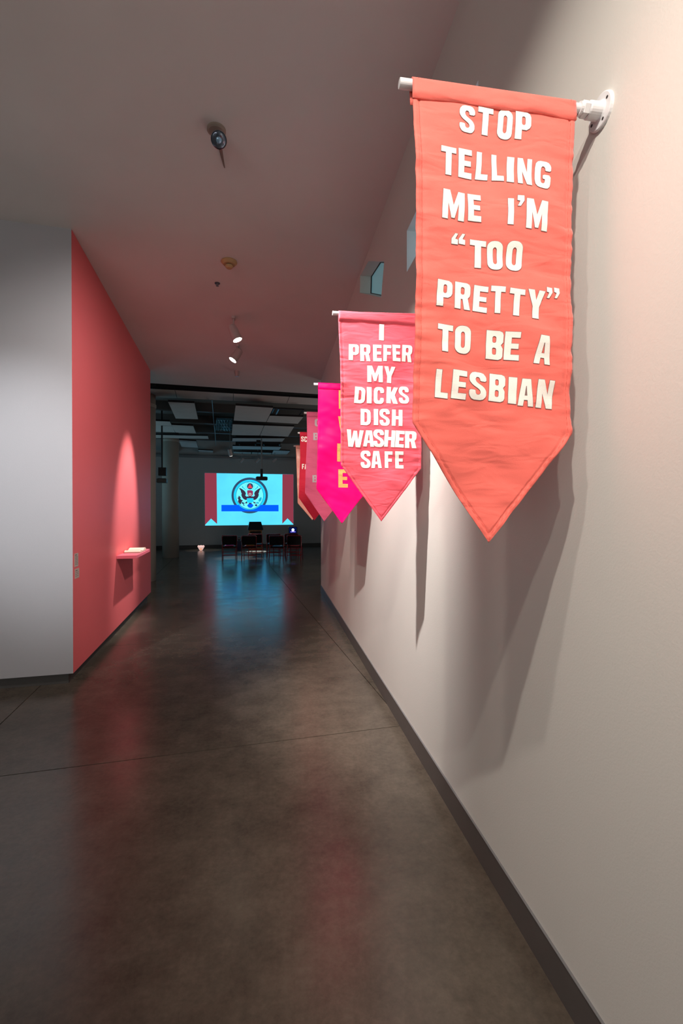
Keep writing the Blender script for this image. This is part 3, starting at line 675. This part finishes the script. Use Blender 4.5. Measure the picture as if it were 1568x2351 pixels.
# ceiling projectors
def projector(x, y, D, rod_top_y, lab, w_=.38, boxx=False):
    p = atdist(x, y, D); t = thing('projector', lab, 'projector', p, TH)
    bm = bmesh.new(); box(bm, -w_ / 2, w_ / 2, -.17, .17, -.055, .055, .012); mk('body', bm, M_BLACK if not boxx else mat('grey_projector', (.08, .08, .075), .5), t)
    bm = bmesh.new(); box(bm, -.05, .05, .17, .185, -.035, .035, .003); mk('lens', bm, M_STEEL, t)
    bm = bmesh.new(); box(bm, -w_ * .42, w_ * .42, -.08, .08, .055, .07); 
    if boxx: box(bm, -.09, .12, -.1, .1, .15, .38)
    else: box(bm, -.04, .04, -.04, .04, .07, .33)
    mk('mount_bracket', bm, M_BLACK, t)
    bm = bmesh.new(); tube(bm, [(0, 0, .3), (0, 0, ZF - p.z)], .024, 10); mk('pole', bm, M_BLACK if boxx else M_STEEL, t)
    return t
projector(600.5, 1099, 15.6, 0, 'black projector on a long pole in front of the projection')
projector(372, 1104, 13.2, 0, 'projector with a square black box on a thin pole by the round column', .27, True)
# projector swivel knob at its ceiling end
p = atdist(592, 1014, 15.6); t = tag(mk('ceiling_clamp', (lambda b: (tube(b, [(-.05, 0, 0), (.09, 0, 0)], .06, 12), b)[1])(bmesh.new()), M_BLACK, loc=p), 'black clamp at the top of the projector pole', 'clamp')

# ================================================================== PROJECTED PICTURE
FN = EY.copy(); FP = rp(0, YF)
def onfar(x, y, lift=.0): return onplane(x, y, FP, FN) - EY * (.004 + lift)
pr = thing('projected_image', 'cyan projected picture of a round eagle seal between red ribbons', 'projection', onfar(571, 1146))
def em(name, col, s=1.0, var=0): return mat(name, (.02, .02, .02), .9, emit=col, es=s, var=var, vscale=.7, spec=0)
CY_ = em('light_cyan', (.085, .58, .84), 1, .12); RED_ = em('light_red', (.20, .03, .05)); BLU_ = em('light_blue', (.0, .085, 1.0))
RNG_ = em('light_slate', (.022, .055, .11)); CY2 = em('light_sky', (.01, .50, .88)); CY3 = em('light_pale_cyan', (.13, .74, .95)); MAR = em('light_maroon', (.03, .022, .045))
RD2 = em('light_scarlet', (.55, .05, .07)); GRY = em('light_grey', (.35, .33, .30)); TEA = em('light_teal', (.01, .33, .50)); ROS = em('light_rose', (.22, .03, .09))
lev = [0]
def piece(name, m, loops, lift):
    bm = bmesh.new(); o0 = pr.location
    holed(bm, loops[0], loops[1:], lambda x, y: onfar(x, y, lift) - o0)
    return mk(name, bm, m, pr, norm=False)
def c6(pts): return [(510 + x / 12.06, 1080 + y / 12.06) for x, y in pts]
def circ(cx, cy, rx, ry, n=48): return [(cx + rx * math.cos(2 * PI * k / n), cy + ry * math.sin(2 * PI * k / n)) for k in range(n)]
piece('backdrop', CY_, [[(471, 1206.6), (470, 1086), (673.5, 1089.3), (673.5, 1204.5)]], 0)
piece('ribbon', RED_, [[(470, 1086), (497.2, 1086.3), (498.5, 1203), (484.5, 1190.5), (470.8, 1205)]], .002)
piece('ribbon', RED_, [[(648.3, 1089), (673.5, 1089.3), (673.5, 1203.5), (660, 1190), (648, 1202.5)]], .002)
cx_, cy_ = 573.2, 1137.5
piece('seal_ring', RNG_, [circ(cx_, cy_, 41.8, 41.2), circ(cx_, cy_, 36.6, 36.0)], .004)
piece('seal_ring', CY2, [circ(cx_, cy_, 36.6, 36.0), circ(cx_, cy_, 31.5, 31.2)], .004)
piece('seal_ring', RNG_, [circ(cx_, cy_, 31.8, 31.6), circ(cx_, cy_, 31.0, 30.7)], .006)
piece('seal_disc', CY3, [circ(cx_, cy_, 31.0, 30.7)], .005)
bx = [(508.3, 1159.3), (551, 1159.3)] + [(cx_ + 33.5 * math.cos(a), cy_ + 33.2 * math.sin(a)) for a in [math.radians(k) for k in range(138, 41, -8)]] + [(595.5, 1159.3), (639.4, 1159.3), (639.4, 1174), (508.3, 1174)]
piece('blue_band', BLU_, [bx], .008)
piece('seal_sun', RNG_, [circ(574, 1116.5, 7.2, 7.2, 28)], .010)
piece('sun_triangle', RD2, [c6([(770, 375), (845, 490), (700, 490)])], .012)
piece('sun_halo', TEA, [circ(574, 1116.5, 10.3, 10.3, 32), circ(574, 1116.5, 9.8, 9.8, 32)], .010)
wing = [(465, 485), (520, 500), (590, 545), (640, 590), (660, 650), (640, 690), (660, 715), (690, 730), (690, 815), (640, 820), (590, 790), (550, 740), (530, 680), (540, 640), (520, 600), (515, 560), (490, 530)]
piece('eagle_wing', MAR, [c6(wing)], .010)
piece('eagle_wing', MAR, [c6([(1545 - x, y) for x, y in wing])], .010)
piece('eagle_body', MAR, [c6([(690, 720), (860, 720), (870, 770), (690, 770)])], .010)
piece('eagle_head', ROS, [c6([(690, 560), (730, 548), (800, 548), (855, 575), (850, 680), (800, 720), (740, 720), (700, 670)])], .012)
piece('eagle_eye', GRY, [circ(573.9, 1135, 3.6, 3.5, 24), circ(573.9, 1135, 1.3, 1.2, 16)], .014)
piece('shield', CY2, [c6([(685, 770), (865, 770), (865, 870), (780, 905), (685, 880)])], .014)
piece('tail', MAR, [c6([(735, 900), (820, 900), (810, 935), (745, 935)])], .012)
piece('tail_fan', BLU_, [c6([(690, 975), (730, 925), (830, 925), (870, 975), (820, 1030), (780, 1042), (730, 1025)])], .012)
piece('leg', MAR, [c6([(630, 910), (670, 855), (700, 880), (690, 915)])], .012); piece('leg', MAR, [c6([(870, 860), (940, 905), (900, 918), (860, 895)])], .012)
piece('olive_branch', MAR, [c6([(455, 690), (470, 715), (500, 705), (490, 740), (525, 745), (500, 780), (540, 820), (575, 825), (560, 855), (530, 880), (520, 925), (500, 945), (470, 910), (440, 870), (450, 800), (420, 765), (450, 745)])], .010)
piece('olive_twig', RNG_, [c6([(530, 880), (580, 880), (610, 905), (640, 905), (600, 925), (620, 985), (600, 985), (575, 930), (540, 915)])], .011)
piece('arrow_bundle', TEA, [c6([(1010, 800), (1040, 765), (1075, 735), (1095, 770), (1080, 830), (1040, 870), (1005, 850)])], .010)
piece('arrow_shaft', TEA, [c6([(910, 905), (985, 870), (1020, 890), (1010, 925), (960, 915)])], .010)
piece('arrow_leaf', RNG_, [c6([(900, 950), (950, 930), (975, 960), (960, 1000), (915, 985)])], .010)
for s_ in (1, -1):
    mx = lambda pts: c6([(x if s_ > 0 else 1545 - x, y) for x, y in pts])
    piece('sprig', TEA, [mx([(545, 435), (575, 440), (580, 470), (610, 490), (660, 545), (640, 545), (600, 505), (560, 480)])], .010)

# ================================================================== FAR HALL OBJECTS
# lectern
lp = onz(585.5, 1262.5)
t = thing('lectern', 'wooden lectern with a dark slanted top in front of the projection', 'lectern', (lp.x, lp.y + .25, 0), TH)
M_OAK = mat('orange_oak', (.36, .15, .045), .45, var=.2, vscale=6); M_NAVY = mat('dark_navy', (.006, .009, .022), .45)
bm = bmesh.new()
for s_ in (-1, 1): box(bm, s_ * .235 - .02, s_ * .235 + .02, -.2, .2, .06, .80, .003)
mk('side_panel', bm, M_OAK, t)
bm = bmesh.new(); box(bm, -.215, .215, -.17, -.15, .1, .78); mk('front_panel', bm, mat('black_inset', (.008, .006, .006), .6), t)
bm = bmesh.new(); box(bm, -.255, .255, -.205, .2, .76, .80, .003); mk('top_rail', bm, M_OAK, t)
bm = bmesh.new(); box(bm, -.27, .27, -.24, .24, 0, .09, .004); mk('plinth', bm, M_OAK, t)
bm = bmesh.new(); prism(bm, [(-.31, -.24, .82), (.31, -.24, .82), (.235, -.05, 1.14), (-.235, -.05, 1.14)], (0, .3, 0)); prism(bm, [(-.27, -.2, .79), (.27, -.2, .79), (.30, -.22, .83), (-.30, -.22, .83)], (0, .4, 0)); mk('slanted_top', bm, M_NAVY, t)
# white disc on the floor in front of it
dc = onz(590, 1267.3); t = thing('floor_disc', 'low white round disc with a dark rim on the floor before the lectern', 'disc', (dc.x, dc.y, 0))
bm = bmesh.new(); tube(bm, [(0, 0, 0), (0, 0, .012)], .46, 48); mk('rim', bm, M_BLACK, t)
bm = bmesh.new(); tube(bm, [(0, 0, .012), (0, 0, .018)], .40, 48); mk('disc_face', bm, mat('white_disc', (.75, .73, .66), .5), t)
a = Vector((.44, 0, .008)); bm = bmesh.new(); tube(bm, [Vector((dc.x, dc.y, 0)) + a, onz(622, 1266.5) + Vector((0, 0, .008)), onz(640, 1268) + Vector((0, 0, .008)), onz(660, 1262) + Vector((0, 0, .008))], .009, 6)
tag(mk('power_cable', bm, M_BLACK), 'thin black cable trailing from the white floor disc', 'cable')
# navy pedestal with a dark cup
pp = onz(547, 1263); t = thing('pedestal', 'small navy pedestal between the two left chairs', 'pedestal', (pp.x, pp.y + .12, 0), TH)
M_NV2 = mat('navy_paint', (.008, .014, .07), .5)
bm = bmesh.new(); box(bm, -.13, .13, -.12, .12, 0, .36, .004); mk('body', bm, M_NV2, t)
bm = bmesh.new(); box(bm, -.14, .14, -.13, .13, .36, .385, .003); mk('top', bm, mat('pale_top', (.10, .12, .14), .3), t)
t = thing('black_box', 'small black upright speaker box standing on the navy pedestal', 'speaker', (pp.x + .02, pp.y + .12, .385), TH)
bm = bmesh.new(); box(bm, -.045, .045, -.04, .04, 0, .13, .006); mk('cabinet', bm, M_BLACK, t)
bm = bmesh.new(); tube(bm, [(0, -.04, .07), (0, -.043, .07)], .03, 16); mk('driver', bm, M_STEEL, t)
# CRT monitor on stand
tp = atdist(672.5, 1217.5, 17.2)
t = thing('monitor_stand', 'grey pedestal under the small glowing monitor', 'pedestal', (tp.x, tp.y + .1, 0), TH)
hz = tp.z - .135
bm = bmesh.new(); box(bm, -.13, .13, -.12, .12, 0, hz - .02, .004); mk('column', bm, mat('stand_grey', (.10, .10, .11), .6), t)
bm = bmesh.new(); box(bm, -.15, .15, -.14, .14, hz - .02, hz, .003); mk('top_plate', bm, mat('stand_grey', (.1, .1, .11), .6), t)
t = thing('monitor', 'small black boxy monitor showing a glowing white emblem', 'monitor', (tp.x, tp.y + .1, hz), TH)
bm = bmesh.new(); box(bm, -.165, .165, -.10, .06, 0, .27, .03); box(bm, -.12, .12, .05, .2, .03, .22, .03); mk('casing', bm, M_BLACK, t)
bm = bmesh.new(); box(bm, -.145, .125, -.104, -.099, .03, .245, .002); mk('screen', bm, em('screen_navy', (.0, .004, .05)), t)
bm = bmesh.new(); holed(bm, [(p[0], p[1]) for p in circ(-.01, .15, .052, .055, 28)], [circ(-.01, .15, .012, .011, 14)], lambda x, z: Vector((x, -.106, z))); mk('screen_emblem', bm, em('screen_white', (.75, .95, 1), 1.4), t, norm=False)
bm = bmesh.new(); holed(bm, [(-.10, .065), (.08, .065), (.08, .09), (-.10, .09)], [], lambda x, z: Vector((x, -.107, z))); mk('screen_caption', bm, em('screen_violet', (.15, .12, 1), 2.2), t, norm=False)
# three-lobed vase by the far wall, its glow put into the materials
vp = onz(461.5, 1263.5); t = thing('lobed_vase', 'small glowing pink lobed vase on the floor by the far wall', 'lamp', (vp.x, vp.y, 0), TH)
M_VG = mat('pale_pink_glow', (.9, .62, .58), .5, emit=(.85, .55, .50), es=.55); M_VO = mat('orange_glow', (.9, .4, .2), .5, emit=(.9, .36, .18), es=.6)
bm = bmesh.new(); tube(bm, [(0, 0, .0), (0, 0, .02), (0, 0, .08), (0, 0, .13), (0, 0, .17)], .1, 20, rs=[.04, .065, .10, .115, .10]); mk('bowl', bm, M_VG, t, smooth=True)
for dx in (-.085, 0, .085):
    bm = bmesh.new(); bmesh.ops.create_uvsphere(bm, u_segments=16, v_segments=10, radius=.052)
    for v_ in bm.verts: v_.co = Vector((v_.co.x + dx, v_.co.y, v_.co.z + .155 + (.0 if dx else .004)))
    mk('lobe', bm, M_VG, t, smooth=True)
bm = bmesh.new(); bmesh.ops.create_uvsphere(bm, u_segments=16, v_segments=10, radius=.04)
for v_ in bm.verts: v_.co = Vector((v_.co.x, v_.co.y * .5 - .09, v_.co.z + .06))
mk('spout', bm, M_VO, t, smooth=True)
lamp('spot_light', (vp.x + .2, vp.y - .6, 3.6), (vp.x + .1, vp.y + .05, 0), 90, 26, (1, .9, .8), .6)

# chairs
M_RED = mat('burgundy_enamel', (.24, .008, .014), .2, coat=.6); M_PAD = mat('black_vinyl', (.005, .004, .005), .6, spec=.15)
def chair(x, y, rz, lab, dark=False, sy=1.0):
    t = thing('folding_chair', lab, 'chair', (x, y, 0), rz, 'burgundy chairs facing the projection')
    W_, D_, Hs, Ht = .228, .20, .43, .79
    for s_ in (-1, 1):
        bm = bmesh.new(); tube(bm, [(s_ * W_, -D_ - .07, 0), (s_ * W_, -D_ + .03, Hs), (s_ * W_, -D_ - .03, Ht - .05)], .013, 8); mk('back_leg', bm, M_RED, t, smooth=True)
        bm = bmesh.new(); tube(bm, [(s_ * (W_ - .03), D_ + .04, 0), (s_ * (W_ - .03), D_ - .02, Hs - .03), (s_ * (W_ - .03), -D_ + .03, Hs + .12)], .012, 8); mk('front_leg', bm, M_RED, t, smooth=True)
    bm = bmesh.new(); pts = []
    for k in range(13):
        a = PI * k / 12; pts.append((-math.copysign(min(W_, abs(math.cos(a)) * W_ * 1.35), math.cos(a)), -D_ - .03 - .004, Ht - .05 + .055 * min(1, math.sin(a) * 1.6)))
    tube(bm, pts, .016, 8); mk('top_rail', bm, M_RED, t, smooth=True)
    bm = bmesh.new(); n = 8; rr = []
    for k in range(n + 1):
        u = k / n * 2 - 1; rr.append([(u * (W_ - .008), -D_ - .035 - .02 * (1 - u * u), z) for z in (.51, Ht - .012)])
    for a, b in zip(rr, rr[1:]): prism(bm, [a[0], b[0], b[1], a[1]], (0, .02, 0))
    mk('backrest', bm, M_PAD, t)
    bm = bmesh.new(); box(bm, -W_ + .012, W_ - .012, -D_ + .03, D_, Hs - .02, Hs + .02, .012); mk('seat', bm, M_PAD, t)
    bm = bmesh.new(); tube(bm, [(-W_, -D_ + .03, Hs - .03), (W_, -D_ + .03, Hs - .03)], .011, 6); mk('seat_rail', bm, M_RED, t)
    for z, yy in ((.16, -D_ - .035), (.27, -D_ - .01)):
        bm = bmesh.new(); tube(bm, [(-W_, yy, z), (W_, yy, z)], .009, 6); mk('stretcher', bm, M_RED, t)
    bm = bmesh.new(); tube(bm, [(-W_ + .03, D_ + .02, .14), (W_ - .03, D_ + .02, .14)], .009, 6); mk('stretcher', bm, M_RED, t)
    return t
def place(px, py, rzd, lab):
    p = onz(px, py); return chair(p.x, p.y + .27, TH + math.radians(rzd), lab), p
def booklet(p, rzd, cols, lab, n=2):
    t = thing('booklet', lab, 'booklet', (p.x, p.y + .24, .452), TH + math.radians(rzd))
    for k, c_ in enumerate(cols):
        bm = bmesh.new(); box(bm, -.15 + .05 * k, .13 + .02 * k, -.13 + .04 * k, .1, .026 * k, .026 * k + .024, .004); mk('cover' if k == 0 else 'loose_sheet', bm, c_, t)
PB = mat('pale_blue_print', (.10, .40, .75), .3); PM = mat('magenta_print', (.55, .02, .20), .4); PV = mat('violet_print', (.30, .18, .60), .4); PY = mat('yellow_print', (.75, .42, .06), .4); PR = mat('red_print', (.45, .03, .03), .4)
_, p = place(525, 1287, 0, 'burgundy chair with black back, leftmost of all the chairs'); booklet(p, 0, [PM, PV, PB], 'magenta and pale blue booklets on the leftmost chair')
_, p = place(572, 1287.5, -8, 'burgundy chair in front of the lectern, second from left'); booklet(p, -8, [PR, PY], 'red and yellow booklets on the chair before the lectern')
_, p = place(588, 1280, -14, 'burgundy chair half hidden behind the one before the lectern')
_, p = place(627.5, 1280, -5, 'dark chair right of the lectern, farther one of its pair'); booklet(p, -5, [PB], 'pale blue booklet on the farther chair right of the lectern')
_, p = place(638.5, 1288, -20, 'dark chair right of the lectern, nearer one of its pair'); booklet(p, -20, [PB], 'pale blue booklet on the nearer chair right of the lectern')
_, p = place(669, 1279, -5, 'dark chair under the monitor, farther one of its pair')
_, p = place(679, 1287, -20, 'dark chair under the monitor, nearer one of its pair'); booklet(p, -20, [PR], 'dull red booklet on the nearer chair under the monitor')
# faint light on the chairs from an overhead spot without a housing
lamp('spot_light', (rp(.2, 16.6, 0).x, rp(.2, 16.6, 0).y, 3.9), (onz(552, 1282).x, onz(552, 1282).y + .2, .3), 330, 30, (1, .93, .88), .8)
